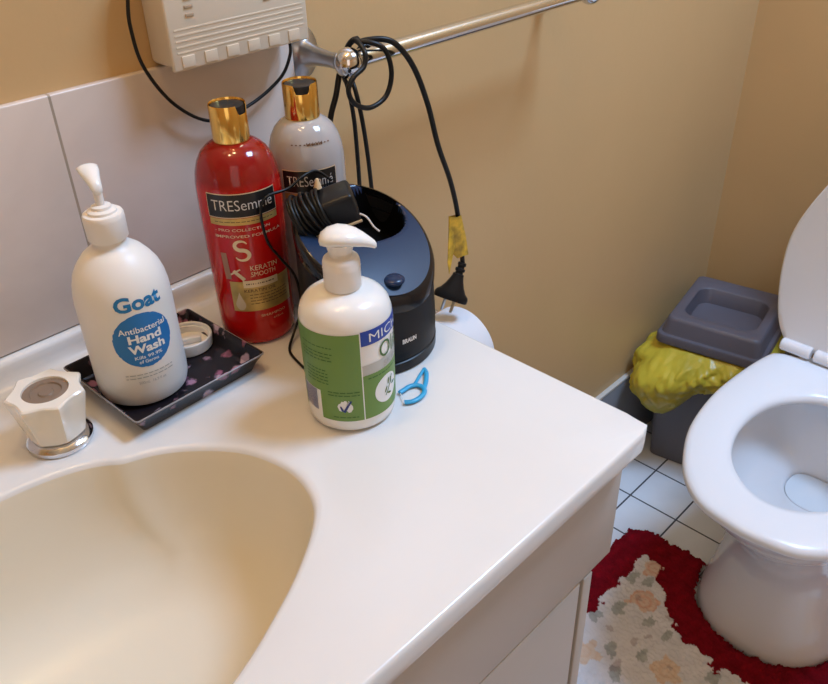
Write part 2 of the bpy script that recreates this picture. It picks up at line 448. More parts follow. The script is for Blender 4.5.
# ------------------------------------------------------------------ vanity top with moulded basin
vt = thing('washbasin', 'cream white moulded vanity top with a rolled edge and an oval basin', 'washbasin', (0.03, 0.44, 0.778))
half = [(.03, .262), (.08, .268), (.135, .284), (.172, .300), (.204, .317), (.234, .338), (.252, .358), (.261, .385), (.260, .412), (.249, .443),
        (.225, .472), (.203, .4885), (.182, .4975), (.171, .5065), (.158, .514), (.134, .522), (.099, .527), (.03, .530)]
h3 = [Vector((x, y, 0)) for x, y in half]
full = h3 + [Vector((.06 - p.x, p.y, 0)) for p in reversed(h3[1:-1])]
outline = catmull(full, 5, closed=True)
BC = Vector((.03, .40, 0)); NB = len(outline)
X0, X1, Y0, Y1 = -0.42, 0.4885, 0.2225, 0.640
def rect_hit(d):
    ts = []
    if d.x > 1e-9: ts.append((X1 - BC.x) / d.x)
    if d.x < -1e-9: ts.append((X0 - BC.x) / d.x)
    if d.y > 1e-9: ts.append((Y1 - BC.y) / d.y)
    if d.y < -1e-9: ts.append((Y0 - BC.y) / d.y)
    return BC + d * min(ts)
outer = [rect_hit((p - BC).normalized()) for p in outline]
for cx_, cy_ in ((X1, Y0), (X1, Y1), (X0, Y0), (X0, Y1)):   # snap nearest ray to each corner
    k = min(range(NB), key=lambda i: (outer[i] - Vector((cx_, cy_, 0))).length); outer[k] = Vector((cx_, cy_, 0))
def roundcorner(p):
    r = 0.016
    q = p.copy()
    for sx, cx_ in ((1, X1), (-1, X0)):
        ix, iy = cx_ - sx * r, Y0 + r
        if (q.x - ix) * sx > 0 and q.y < iy:
            v = Vector((q.x - ix, q.y - iy, 0)); 
            if v.length > r: q = Vector((ix, iy, 0)) + v.normalized() * r
    return q
# subdivide between rim and outer edge, then roll the edge over
ZT = 0.800
rings = []
lip = [(1.035, 0.0), (1.018, -0.0004), (1.006, -0.0018), (1.0, -0.004)]
def inset(p, d):
    v = p - Vector(((X0 + X1) / 2, (Y0 + Y1) / 2, 0)); q = p.copy()
    q.x = min(max(q.x, X0 + d), X1 - d); q.y = max(q.y, Y0 + d); return q
under = [inset(roundcorner(p), .012) for p in outer]
rings.append([(p.x, p.y, ZT - .022) for p in under])
rings.append([(p.x, p.y, ZT - .022) for p in [inset(roundcorner(p), .005) for p in outer]])
rings.append([(p.x, p.y, ZT - .019) for p in [inset(roundcorner(p), .001) for p in outer]])
rings.append([(p.x, p.y, ZT - .014) for p in [roundcorner(p) for p in outer]])
rings.append([(p.x, p.y, ZT - .0045) for p in [roundcorner(p) for p in outer]])
rings.append([(p.x, p.y, ZT - .0022) for p in [inset(roundcorner(p), .0008) for p in outer]])
rings.append([(p.x, p.y, ZT - .0006) for p in [inset(roundcorner(p), .0018) for p in outer]])
rings.append([(p.x, p.y, ZT) for p in [inset(roundcorner(p), .0034) for p in outer]])
ins = [inset(roundcorner(p), .0034) for p in outer]
rim = [BC + (p - BC) * 1.04 for p in outline]
for t in (.35, .7): rings.append([((1 - t) * a.x + t * b.x, (1 - t) * a.y + t * b.y, ZT) for a, b in zip(ins, rim)])
for s_, dz in lip: rings.append([(BC.x + (p.x - BC.x) * s_, BC.y + (p.y - BC.y) * s_, ZT + dz) for p in outline])
vs, fs = loft(rings, True, False, False)
# coved upstand along the wall, same casting
prof = [(.640, .800), (.646, .8004), (.651, .8025), (.6545, .807), (.656, .813), (.6565, .8185), (.658, .8215), (.661, .823), (.6715, .823), (.6715, .778), (.640, .778)]
o0 = len(vs)
for x in (X0, X1 - .004, X1 - .001, X1):
    d = 0 if x < X1 - .002 else 0.001
    for y, z in prof: vs.append(Vector((x, y, z)))
n = len(prof)
for i in range(3):
    for j in range(n): fs.append((o0 + i * n + j, o0 + i * n + (j + 1) % n, o0 + (i + 1) * n + (j + 1) % n, o0 + (i + 1) * n + j))
fs.append(tuple(o0 + 3 * n + j for j in range(n))); fs.append(tuple(o0 + j for j in range(n)))
mk('countertop', vs, fs, 'marble', vt, True, 40)
brings = []
for s_, dz in [(1.0, -.004), (.992, -.010), (.985, -.020), (.968, -.040), (.935, -.065), (.88, -.088), (.79, -.106), (.66, -.118), (.5, -.126), (.3, -.131), (.14, -.133), (.09, -.134)]:
    cx_ = .03; cy_ = .40 + (1 - s_) * .01
    # round the outline off towards the drain
    ring = []
    for p in outline:
        q = p - BC; a = atan2(q.y, q.x); e = Vector((.232 * cos(a), .131 * sin(a), 0)); k = min(1, (1 - s_) * 6.0); k = k * k * (3 - 2 * k)
        q = q * (1 - k) + e * k
        ring.append((cx_ + q.x * s_, cy_ + q.y * s_, ZT + dz))
    brings.append(ring)
vs, fs = loft(brings, True, False, True)
bo = mk('basin', vs, fs, 'basin', vt, True, 50, 'biscuit coloured bowl of the basin')
lathe('drain', [(.0, 0.0), (.022, 0.0), (.0235, .001), (.022, .0025), (.016, .0015), (.015, -.004 + .005), (.0, .001)], .03, .405, .6665, 'chrome', vt, 40, label='chrome drain ring')

# ------------------------------------------------------------------ vanity cabinet
vc = thing('vanity_cabinet', 'beige laminate vanity cabinet under the cream counter', 'cabinet', (0.03, 0.45, 0.0))
bm = bmesh.new()
bx(bm, .437, .453, .262, .655, .09, .648); bx(bm, -.40, -.384, .262, .655, .09, .648); bx(bm, -.384, .437, .262, .655, .09, .106); bx(bm, -.384, .437, .645, .655, .106, .648); bx(bm, -.38, .440, .30, .316, 0, .09); bx(bm, .424, .440, .316, .655, 0, .09)
frombm('body', bm, 'laminate', vc, False)
box('end_stile', .440, .453, .240, .262, .09, .648, 'laminate', vc, .0012)
box('apron', -.40, .4800, .240, .262, .6505, .7775, 'laminate', vc, .0015)
bm = bmesh.new(); bx(bm, .4635, .4795, .262, .655, .6505, .7775); bx(bm, -.40, -.384, .262, .655, .6505, .7775); bx(bm, -.384, .4635, .645, .655, .6505, .7775); bx(bm, .437, .4635, .262, .645, .6505, .660)
frombm('top_frame', bm, 'laminate', vc, False)
for a, b in ((.0305, .4355), (-.398, .0275)):
    dr = box('door', a, b, .2405, .259, .092, .6475, 'laminate', vc, .0015)

# ------------------------------------------------------------------ tap handle
KX, KY = .1625, .5560
tp = thing('tap_handle', 'milky white fluted tap handle with a chrome base ring beside the basin', 'tap', (KX, KY, .8003))
lathe('base_ring', [(0, 0), (.0245, 0), (.0252, .0015), (.0250, .004), (.0225, .0068), (.0195, .0078), (.0165, .0078), (0, .0078)], KX, KY, .8003, 'chrome', tp, 48, label='chrome base ring')
def lobed(r, z, amp, n=96, k=7, ph=.35):
    return [(KX + (r + amp * (1 - 2 * abs(cos(k * (2 * pi * i / n + ph) / 2)))) * cos(2 * pi * i / n), KY + (r + amp * (1 - 2 * abs(cos(k * (2 * pi * i / n + ph) / 2)))) * sin(2 * pi * i / n), .8003 + z) for i in range(n)]
rg = [lobed(.0195, .0082, .0002), lobed(.0212, .010, .0006), lobed(.0226, .018, .0012), lobed(.0246, .030, .0018), lobed(.0266, .040, .0024), lobed(.0276, .0455, .0026), lobed(.0272, .0470, .0025), lobed(.0258, .0480, .0020), lobed(.0185, .0480, 0), lobed(.0172, .0480, 0), lobed(.0170, .0455, 0)]
vs, fs = loft(rg, True, True, False)
mk('grip', vs, fs, 'acrylic', tp, True, 28)
lathe('centre_disc', [(0, .0440), (.0170, .0440), (.0170, .0462), (.0120, .0466), (.0112, .0452), (.0060, .0450), (.0050, .0462), (0, .0464)], KX, KY, .8003, 'tap_disc', tp, 48, label='clear brownish centre disc')

# ------------------------------------------------------------------ floral tray
tr = thing('trinket_tray', 'small square black tray with pink floral print on the counter', 'tray', (.265, .5645, .8003), radians(1.5))
def rrect(hx, hy, z, r, n=8):
    out = []
    for sx, sy, a0 in ((1, 1, 0), (-1, 1, 90), (-1, -1, 180), (1, -1, 270)):
        for k in range(n + 1):
            a = radians(a0 + 90 * k / n); out.append((sx * (hx - r) + r * cos(a), sy * (hy - r) + r * sin(a), z))
    return out
R_ = [rrect(.054, .048, 0, .003), rrect(.0545, .0485, .0005, .003), rrect(.058, .052, .009, .003), rrect(.0625, .0565, .0165, .0035), rrect(.0632, .0572, .0175, .0035), rrect(.0628, .0568, .0182, .0035),
      rrect(.0612, .0552, .0180, .003), rrect(.0575, .0515, .0105, .003), rrect(.0545, .0485, .0045, .003), rrect(.052, .046, .0035, .003)]
vs, fs = loft(R_)
me = bpy.data.meshes.new('dish'); me.from_pydata(vs, [], fs)
o = bpy.data.objects.new('dish', me); COL.objects.link(o); o.parent = tr; me.materials.append(M['floral']); me.shade_smooth(); me.set_sharp_from_angle(angle=radians(35))
vs, fs = loft([rrect(.0633, .0573, .0172, .0036), rrect(.0634, .0574, .0179, .0036), rrect(.0628, .0568, .0184, .0036), rrect(.0624, .0564, .0183, .003)], True, False, False)
me = bpy.data.meshes.new('rim'); me.from_pydata(vs, [], fs)
o = bpy.data.objects.new('rim', me); COL.objects.link(o); o.parent = tr; me.materials.append(M['rimgrey']); me.shade_smooth(); o['label'] = 'pale grey rim line'

# upturned lid on the tray
jl = thing('jar_lid', 'cream plastic lid lying upside down on the floral tray behind the hand wash bottle', 'lid', (.3020, .5885, .8042))
lathe('cap', [(0, 0), (.0205, 0), (.0215, .001), (.0224, .0095), (.0222, .0112), (.0214, .0120), (.0204, .0112), (.0202, .0085), (.0190, .0082), (.0186, .0025), (.0, .0020)], .3020, .5885, .8042, 'cream_pl', jl, 48)
box('inner_tab', -.012, .012, -.0025, .0025, -.001, .005, 'cream_pl', jl, .0012, Matrix.Translation((.3020, .5885, .8074)) @ Matrix.Rotation(radians(-25), 4, 'Z'))

# ------------------------------------------------------------------ pump bottles
def pump_top(root, cx, cy, z0, zc0, zc1, rc, head, m='pump'):
    lathe('collar', [(0, zc0), (rc * .96, zc0), (rc, zc0 + .001), (rc, zc0 + (zc1 - zc0) * .72), (rc * 1.0, zc1 - .004), (rc * .96, zc1 - .0012), (rc * .80, zc1), (rc * .62, zc1), (rc * .60, zc1 + .003), (rc * .36, zc1 + .0035), (0, zc1 + .0035)], cx, cy, z0, m, root, 48)

# --- goat bottle
gx, gy, gz = .2448, .5672, .8038
gb = thing('hand_wash_bottle', 'cream pump bottle with a round blue hand wash label standing on the floral tray', 'bottle', (gx, gy, gz))
gp = [(0, 0), (.030, 0), (.0325, .0008), (.0352, .003), (.0366, .008), (.0370, .015), (.0370, .086), (.0366, .094), (.0352, .103), (.0325, .1115), (.0282, .1185), (.0230, .1250), (.0180, .1290), (.0140, .1315), (.0125, .134), (.0125, .1395), (0, .1395)]
lathe('bottle_body', gp, gx, gy, gz, 'cream_pl', gb, 80)
lathe('collar', [(0, .1375), (.0145, .1375), (.0150, .1382), (.0153, .1535), (.0151, .1565), (.0143, .1580), (.0118, .1584), (.0110, .1584), (.0108, .1603), (.0090, .1613), (.0076, .1616), (.0072, .1636), (.0045, .1644), (0, .1644)], gx, gy, gz, 'pump', gb, 56)
lathe('pump_stem', [(0, .1640), (.0034, .1640), (.0034, .179), (0, .179)], gx, gy, gz, 'pump', gb, 24)
def blade(cx, cy, z0, ang, L, stations):
    """pump head: lofted ellipses along a horizontal direction"""
    d = Vector((cos(ang), sin(ang), 0)); s_ = Vector((-sin(ang), cos(ang), 0)); rings = []
    for t, dz, hw, hh in stations:
        c = Vector((cx, cy, z0 + dz)) + d * t * L
        rings.append([c + s_ * hw * cos(2 * pi * k / 20) + Vector((0, 0, hh * sin(2 * pi * k / 20))) for k in range(20)])
    return loft(rings)
vs, fs = blade(gx, gy, gz, radians(76), .0195, [(-.22, .1755, .0012, .001), (-.18, .1765, .0036, .0036), (0, .1785, .0045, .0046), (.30, .1820, .0056, .0044), (.62, .1855, .0074, .0038), (.86, .1875, .0078, .0028), (.97, .1880, .0060, .0020), (1.03, .1880, .001, .0006)])
mk('pump_head', vs, fs, 'white_pl', gb, True, 60)
G = Cyl(gx, gy, gz, interp(gp)); dz_ = -.004
lab = G.poly('round_label', [(-102 + (37 + 1.2 * noise.noise(Vector((k * .9, 0, 0)))) * cos(2 * pi * k / 80), .0635 + (.0240 + .0009 * noise.noise(Vector((k * 1.3, 5, 0)))) * sin(2 * pi * k / 80)) for k in range(80)], 'blue_ink', gb, .0003, 'rough edged blue disc')
G.text('brand_lettering', 'Goat', -128, -69, .0905, .1030, 'teal_ink', gb, .0004, .035)
G.text('lettering', 'Antibacterial', -130, -72, .0715, .0768, 'white_ink', lab, .0006, .012)
G.text('lettering', 'Hand', -121, -80, .0625, .0700, 'white_ink', lab, .0006, .035)
G.text('lettering', 'Wash', -123, -78, .0530, .0608, 'white_ink', lab, .0006, .035)
G.text('lettering', 'Kills 99.9%', -118, -84, .0477, .0507, 'white_ink', lab, .0006, .01)
G.text('lettering', 'of Germs', -114, -90, .0435, .0465, 'white_ink', lab, .0006, .01)
def fine(C_, p0, p1, zs, m, root, seed=0, w=.0011):
    rnd = random.Random(seed); L = []
    for z in zs:
        p = p0
        while p < p1 - 2:
            q = min(p + rnd.uniform(3, 8), p1); L.append([(p, z), ((p + q) / 2, z), (q, z)]); p = q + 1.4
    C_.strokes('fine_print', L, w, m, root, .0005)
fine(G, -134, -74, (.0335, .0305), 'grey_ink', gb, 1, .0008)
G.text('volume_lettering', '500mL  16.9 fl oz', -120, -86, .0245, .0270, 'grey_ink', gb, .0004)

# --- olive bottle
ox, oy, oz = .3450, .4160, .8003
ob = thing('moisturiser_bottle', 'white pump bottle with a green and blue wraparound label at the front of the counter', 'bottle', (ox, oy, oz))
op = [(0, 0), (.029, 0), (.0315, .0006), (.0340, .003), (.0350, .008), (.0352, .015), (.0355, .060), (.0357, .088), (.0352, .0945), (.0335, .1005), (.0300, .1055), (.0250, .1090), (.0190, .1110), (.0142, .1122), (.0125, .1132), (.0122, .1145), (0, .1145)]
lathe('bottle_body', op, ox, oy, oz, 'white_pl', ob, 80)
lathe('collar', [(0, .1135), (.0136, .1135), (.0139, .1142), (.0139, .1290), (.0141, .1300), (.0139, .1312), (.0137, .1345), (.0130, .1368), (.0115, .1382), (.0085, .1390), (.0080, .1430), (0, .1430)], ox, oy, oz, 'pump', ob, 56)
vs, fs = blade(ox, oy, oz, radians(-44), .0265, [(-.56, .1510, .002, .0015), (-.51, .1520, .0078, .0040), (-.32, .1535, .0122, .0058), (-.05, .1545, .0138, .0066), (.20, .1540, .0132, .0064), (.45, .1525, .0106, .0058), (.65, .1505, .0074, .0048), (.82, .1482, .0048, .0038), (.95, .1462, .0032, .0030), (1.0, .1455, .0012, .0015)])
mk('pump_head', vs, fs, 'white_pl', ob, True, 60)
lathe('pump_neck', [(0, .142), (.0088, .142), (.0100, .1465), (.0108, .1500), (0, .1500)], ox, oy, oz, 'pump', ob, 32)
O = Cyl(ox, oy, oz, interp(op))
bl = O.patch('back_label', -214, -116.2, .0125, .0915, 'green', ob, .0003, 'green back panel of the label', 48, 12,
             hole=lambda i, j: (i > .06 and i < .44 and j < .36 and not (i > .28 and j > .36)))
fl = O.patch('front_label', -114.8, -20, .0125, .0535, 'green', ob, .0003, 'green lower part of the front label', 40, 8)
O.patch('label_divider', -116.2, -114.8, .0125, .0915, 'white_ink', ob, .0003, nx=2, nz=12)
O.patch('brand_band', -114.8, -20, .0800, .0925, 'royal', ob, .0003, 'royal blue band', 40, 3)
O.patch('grey_band', -114.8, -20, .0537, .0625, 'grey_band', ob, .0003, 'pale grey band', 40, 3)
O.text('brand_lettering', 'MICH', -104, -50, .0825, .0898, 'white_ink', ob, .0006, -.004)
O.text('product_lettering', 'Olive', -90, -32, .0635, .0780, 'green_dk', ob, .0006, .0)
O.text('lettering', 'SKIN', -84, -52, .0550, .0600, 'grey_ink', ob, .0006, .0)
fine(O, -108, -55, (.0500,), 'green_dk', fl, 8, .0010)
ov = O.poly('oval_badge', [(-79 + 21 * cos(2 * pi * k / 40), .0335 + .0125 * sin(2 * pi * k / 40)) for k in range(40)], 'white_ink', ob, .0005, 'white oval with olive twig')
O.strokes('twig', [[(-83, .027), (-78, .031), (-73, .036), (-69, .0425)]], .0009, 'green_dk', ov, .0008)
for p, z, a in ((-82, .0325, 60), (-76, .0275, -20), (-72, .0385, 95), (-66, .034, 10), (-77, .039, 80)):
    O.poly('leaf', [(p + 4.2 * cos(t) * cos(radians(a)) - 1.3 * sin(t) * sin(radians(a)), z + .0030 * cos(t) * sin(radians(a)) + .0009 * sin(t) * cos(radians(a))) for t in [2 * pi * k / 14 for k in range(14)]], 'green_dk', ov, .0008)
fine(O, -196, -150, (.0800, .0745, .0715, .0685), 'green_dk', bl, 3, .0009)
fine(O, -192, -158, (.0590, .0560, .0530, .0500, .0470), 'green_dk', bl, 4, .0009)
fine(O, -160, -120, (.0400, .0372), 'green_dk', bl, 5, .0009)
fine(O, -155, -123, (.0165,), 'green_dk', bl, 6, .0009)
# barcode bars and the tick-on-a-map mark
O.strokes('barcode', [[(-203 + k * 1.9, .0185), (-203 + k * 1.9, .030), (-203 + k * 1.9, .0385)] for k in range(14)], .0006, 'navy_ink', ob, .0005)
aus = [(-16, 1), (-13, 5), (-9, 6.5), (-7, 9.5), (-3, 9), (-1, 11), (3, 10.5), (4, 7.5), (6, 7), (7.5, 11), (10, 7), (15, 1.5), (15, -3), (11, -8), (6, -9), (3, -6), (-2, -5.5), (-8, -7), (-13, -6)]
mp = O.poly('map_mark', [(-139 + a * .62, .0265 + b * .00058) for a, b in aus], 'white_ink', bl, .0005, 'white map shaped mark')
O.strokes('tick', [[(-145, .0275), (-142.5, .0235), (-140.5, .0220), (-136, .0275), (-131, .0325)]], lambda t: .0012 + .0008 * sin(pi * t), 'navy_ink', mp, .0009)

# --- shampoo and conditioner
def shampoo(root, cx, cy, mb, phi0, notch, red):
    z0 = .8003; f_ = 1.0 if red else .95
    pr = [(q * f_ if q > .017 else q, z) for q, z in [(0, 0), (.0290, 0), (.0310, .0008), (.0330, .003), (.0338, .008), (.0342, .020), (.0350, .070), (.0358, .125), (.0358, .140), (.0354, .149), (.0341, .158), (.0314, .1665), (.0274, .1735), (.0222, .1785), (.0168, .1812), (.0150, .1818), (0, .1818)]]
    lathe('bottle_body', pr, cx, cy, z0, mb, root, 80)
    n = 96; zt = .2125; lo_ = 0 if red else -.0035; rc = .0152
    def top(k):
        a = (math.degrees(2 * pi * k / n) - notch + 180) % 360 - 180
        a = abs(a)
        return zt - (.0078 if a < 20 else .0078 * max(0, 1 - ((a - 20) / 9)) ** .7 if a < 29 else 0)
    rings = []
    rings.append([(cx + rc * .985 * cos(2 * pi * k / n), cy + rc * .985 * sin(2 * pi * k / n), z0 + .1820) for k in range(n)])
    rings.append([(cx + rc * cos(2 * pi * k / n), cy + rc * sin(2 * pi * k / n), z0 + .1830) for k in range(n)])
    rings.append([(cx + rc * cos(2 * pi * k / n), cy + rc * sin(2 * pi * k / n), z0 + top(k) - .001) for k in range(n)])
    rings.append([(cx + rc * .97 * cos(2 * pi * k / n), cy + rc * .97 * sin(2 * pi * k / n), z0 + top(k)) for k in range(n)])
    rings.append([(cx + rc * .93 * cos(2 * pi * k / n), cy + rc * .93 * sin(2 * pi * k / n), z0 + top(k) - .001) for k in range(n)])
    rings.append([(cx + rc * .93 * cos(2 * pi * k / n), cy + rc * .93 * sin(2 * pi * k / n), z0 + .19) for k in range(n)])
    vs, fs = loft(rings, True, True, False)
    mk('cap_sleeve', vs, fs, 'gold', root, True, 40, 'shiny gold cap sleeve')
    lathe('press_top', [(0, .195), (.0137, .195), (.0138, .2092), (.0132, .2108), (.0110, .2110), (.0070, .2102), (0, .2098)], cx, cy, z0, 'black_pl', root, 48, label='black press top')
    S = Cyl(cx, cy, z0, interp(pr))
    a, b = phi0, phi0 + (98 if red else 84)
    S.patch('label_border', a - 1, b + 1, .1272 + lo_, .1484 + lo_, 'champagne', root, .0002, 'thin champagne label border')
    S.patch('name_label', a, b, .1280 + lo_, .1476 + lo_, 'black_label', root, .0004, 'black name label')
    S.text('brand_lettering', 'TRESemm\u00e9', a + 7, b - 7, .1340 + lo_, .1432 + lo_, 'silver_print', root, .0007, -.006)
    S.patch('gold_band', a, b, .1208 + lo_, .1268 + lo_, 'gold_print', root, .0004, 'gold band')
    fine(S, a + 8, b - 8, (.1238 + lo_,), 'dark_print', root, 11, .0007)
    return S
rx, ry = .3690, .5720
rb = thing('shampoo_bottle', 'tall red shampoo bottle with a gold cap beside the tray', 'bottle', (rx, ry, .8003))
S = shampoo(rb, rx, ry, 'red_pl', -171, -68, True)
S.text('lettering', '- PRO COLLECTION', -165, -88, .1152, .1176, 'champagne', rb, .0005, .004)
S.text('lettering', 'IMPROVED FORMULA', -166, -70, .1093, .1118, 'champagne', rb, .0005, .006)
def scurve():
    pts = []
    for t in [i / 40 for i in range(41)]:
        if t < .5: a = radians(20 + 250 * t * 2); pts.append((-132 + 8.5 * cos(a), .1020 + .0042 * sin(a)))
        else: a = radians(90 - 250 * (t - .5) * 2); pts.append((-132 + 9.5 * cos(a), .0930 + .0048 * sin(a)))
    return pts
S.strokes('letter_bar', [[(-159, .0945), (-158, .080), (-157, .0690)]], .0055, 'taupe_print', rb, .0004, 'taupe upright of the k')
S.strokes('monogram', [scurve(), [(-138, .0795), (-146, .0765), (-153, .0740)], [(-148, .0778), (-140, .073), (-134, .0690)]],
          [lambda t: .0010 + .0026 * sin(pi * t), .0014, .0034], 'champagne', rb, .0005, 'champagne S and k monogram')
S.text('lettering', 'KERATIN', -124, -84, .0775, .0822, 'champagne', rb, .0005, .0)
S.text('lettering', 'SMOOTH', -124, -88, .0716, .0760, 'champagne', rb, .0005, .0)
gp_ = S.patch('gold_panel', -157, -62, .0370, .0668, 'gold_print', rb, .0003, 'gold panel with an oil drop')
S.patch('panel_strip', -137, -86, .0610, .0680, 'champagne', rb, .0005, 'pale gold strip', 16, 2)
fine(S, -133, -92, (.0645,), 'dark_print', rb, 12, .0012)
S.text('lettering', 'KERATIN OIL', -137, -90, .0562, .0592, 'dark_print', gp_, .0005, .01)
fine(S, -130, -70, (.0535, .0505, .0475, .0445), 'dark_print', gp_, 13, .0007)
drop = [(-145 + 7.5 * sin(t) * (1 if cos(t) < 0 else (1 - cos(t)) ** .9), .0445 + (-.0062 if cos(t) < 0 else -.0125) * -cos(t)) for t in [2 * pi * k / 40 for k in range(40)]]
S.poly('oil_drop', drop, 'champagne', gp_, .0005)
S.text('lettering', 'SHAMPOO', -118, -78, .0300, .0325, 'champagne', rb, .0005)
S.text('lettering', '675mL', -100, -82, .0255, .0275, 'champagne', rb, .0005)

wx, wy = .4440, .5715
wb = thing('conditioner_bottle', 'pearly white conditioner bottle with a gold cap behind the red one', 'bottle', (wx, wy, .8003))
S2 = shampoo(wb, wx, wy, 'pearl', -168, -122, False)
S2.strokes('batch_code', [[(-139 + k * 2.6 + .5 * (k % 3), .1655), (-139 + k * 2.6, .1672 + .0006 * (k % 2))] for k in range(5, 16)] + [[(-152 + k * 7, .1664), (-149 + k * 7, .1664)] for k in range(10)], .0009, 'dark_print', wb, .0005, 'smudged black batch code')
S2.text('lettering', 'PRO COLLECTION', -160, -84, .1150, .1180, 'dark_print', wb, .0005, .008)
S2.text('lettering', 'IMPROVED FORMULA', -160, -80, .1085, .1115, 'dark_print', wb, .0005, .008)

# ------------------------------------------------------------------ shaver stand
bxc, byc, br = .4215, .4755, .0595
st = thing('shaver_stand', 'black round shaver stand with a sloping navy blue top behind the white pump bottle', 'shaver stand', (bxc, byc, .8003))
def topz(x, y):
    t = (y - byc) / br; u = (x - bxc) / br
    return .8003 + .1075 + .0315 * t - .005 * t * t
nA = 96
def bring(r, zf): return [(bxc + r * cos(2 * pi * k / nA), byc + r * sin(2 * pi * k / nA), zf(bxc + r * cos(2 * pi * k / nA), byc + r * sin(2 * pi * k / nA))) for k in range(nA)]
c0 = .8003
rings = [bring(br - .0006, lambda x, y: c0 + .012), bring(br - .0004, lambda x, y: c0 + .0135), bring(br - .0002, lambda x, y: c0 + .03), bring(br - .001, lambda x, y: c0 + .05)]
for f in (.75, .93): rings.append(bring(br - .0012, lambda x, y, f=f: c0 + .05 + (topz(x, y) - c0 - .05 - .004) * f))
vs, fs = loft(rings, True, True, False)
mk('housing', vs, fs, 'black_matte', st, True, 40)
vs, fs = loft([bring(br - .003, lambda x, y: c0), bring(br - .0002, lambda x, y: c0 + .001), bring(br + .0, lambda x, y: c0 + .010), bring(br - .0025, lambda x, y: c0 + .0118)])
mk('base', vs, fs, 'black_pl', st, True, 40)
vs, fs = loft([bring(br - .0014, lambda x, y: topz(x, y) - .0045 - (topz(x, y) - c0 - .05) * .22), bring(br - .0004, lambda x, y: topz(x, y) - .0125 + .0), bring(br - .0002, lambda x, y: topz(x, y) - .005), bring(br - .0018, lambda x, y: topz(x, y) - .0010), bring(br - .0040, lambda x, y: topz(x, y))], True, False, False)
mk('upper_band', vs, fs, 'black_gloss', st, True, 60, 'glossy upper band')
# sloping top, split into the navy panel and the dark charging recess
rot = radians(-10); rcx, rcy, rax, ray_ = .4290, .4950, .0455, .0285
def rec(x, y):
    dx, dy = x - rcx, y - rcy; a = dx * cos(rot) + dy * sin(rot); b = -dx * sin(rot) + dy * cos(rot)
    return (abs(a / rax) ** 2.6 + abs(b / ray_) ** 2.6) ** (1 / 2.6)
NR, NT = 60, 120; P = []
for i in range(NR + 1):
    r = (br - .0042) * i / NR
    for k in range(NT):
        x, y = bxc + r * cos(2 * pi * k / NT), byc + r * sin(2 * pi * k / NT); q = rec(x, y)
        d = 0 if q > 1.06 else (.0012 * (1 - (q - 1) / .06) if q > 1 else .0012 + .036 * min(1, (1 - q) / .09))
        P.append(Vector((x, y, topz(x, y) - d)))
fa, fb = [], []
for i in range(NR):
    for k in range(NT):
        a, b = i * NT + k, i * NT + (k + 1) % NT; f = (a, b, b + NT, a + NT)
        c = (P[a] + P[b + NT]) / 2; (fb if rec(c.x, c.y) < 1.0 else fa).append(f)
mk('top_panel', P, fa, 'navy', st, True, 50, 'navy blue sloping panel')
mk('charging_recess', P, fb, 'recess', st, True, 50)
bm = bmesh.new(); bmesh.ops.create_uvsphere(bm, u_segments=32, v_segments=16, radius=1.0)
for v in bm.verts: v.co = Vector((v.co.x * .0095 + .4130, v.co.y * .0095 + .4330, v.co.z * .0040 + topz(.413, .433) + .0002))
frombm('button', bm, 'navy', st, True, None, 'small round domed button')
B_ = Cyl(bxc, byc, c0, lambda z: br)
B_.text('brand_lettering', 'BRAUN', -105.0, -91.0, .0290, .0335, 'silver_print', st, .0003, .045)

# ------------------------------------------------------------------ adapter with wound cord, resting in the stand
ad = thing('power_adapter', 'black power adapter wound with its thin cord resting on the shaver stand', 'power adapter', (.405, .500, .905))
e1 = Vector((.040, -.030, .015)).normalized(); e3 = Vector((-.12, -.12, 1)); e3 = (e3 - e1 * e3.dot(e1)).normalized(); e2 = e3.cross(e1)
AC = Vector((.4130, .4990, .9235)); AC = AC + Vector((-.0105, -.0015, .0075))
mtx = Matrix(((e1.x, e2.x, e3.x, AC.x), (e1.y, e2.y, e3.y, AC.y), (e1.z, e2.z, e3.z, AC.z), (0, 0, 0, 1)))
box('adapter_body', -.021, .024, -.014, .014, -.015, .013, 'black_pl', ad, .004, mtx)
box('edge_strip', -.0205, .0240, -.0152, -.0136, -.0142, -.0120, 'champagne', ad, .0004, mtx, 'cream strip along the lower edge')
for i in range(8):
    t = -.026 + i * .0036; rr = .0175 + .0012 * sin(i * 2.1)
    pts = [AC + e1 * (t + .0015 * sin(2 * pi * k / 16 + i) - .004 * sin(2 * pi * k / 16)) + e2 * (cos(2 * pi * k / 16) * (rr + .001)) + e3 * (sin(2 * pi * k / 16) * (rr + .001 * sin(i * 1.7))) for k in range(16)]
    tube('cord_loop', pts, .00155, 'cable', ad, 3, 8, True)
tube('twist_tie', [AC + e1 * .024 + e2 * -.012 + e3 * -.008, AC + e1 * .0285 + e2 * -.017 + e3 * -.010, AC + e1 * .031 + e2 * -.021 + e3 * -.018, AC + e1 * .034 + e2 * -.022 + e3 * -.024], .0008, 'silver_print', ad, 4, 6, False, 1, 'pale twist tie')
bm = bmesh.new(); bmesh.ops.create_cone(bm, segments=16, radius1=.0035, radius2=.0012, depth=.008, cap_ends=True)
for v in bm.verts: v.co = v.co + AC + e1 * .000 + e2 * .010 + e3 * .0195
frombm('strain_relief', bm, 'champagne', ad, True, 40, 'cream cord tip')
tube('lead', [(.430, .522, .9400), (.4201, .5290, .9500), (.4050, .5290, .9500), (.3890, .5300, .9440), (.3700, .5325, .9430), (.3620, .5330, .9360), (.3610, .5330, .9217), (.3640, .5325, .9023), (.3740, .5325, .8841), (.3870, .5340, .8634), (.3920, .5350, .8440), (.3900, .5330, .8240), (.3760, .5290, .8070), (.3600, .5160, .8020), (.3527, .4926, .8018), (.3510, .4780, .8018)], .00125, 'cable', ad, 8, 8)

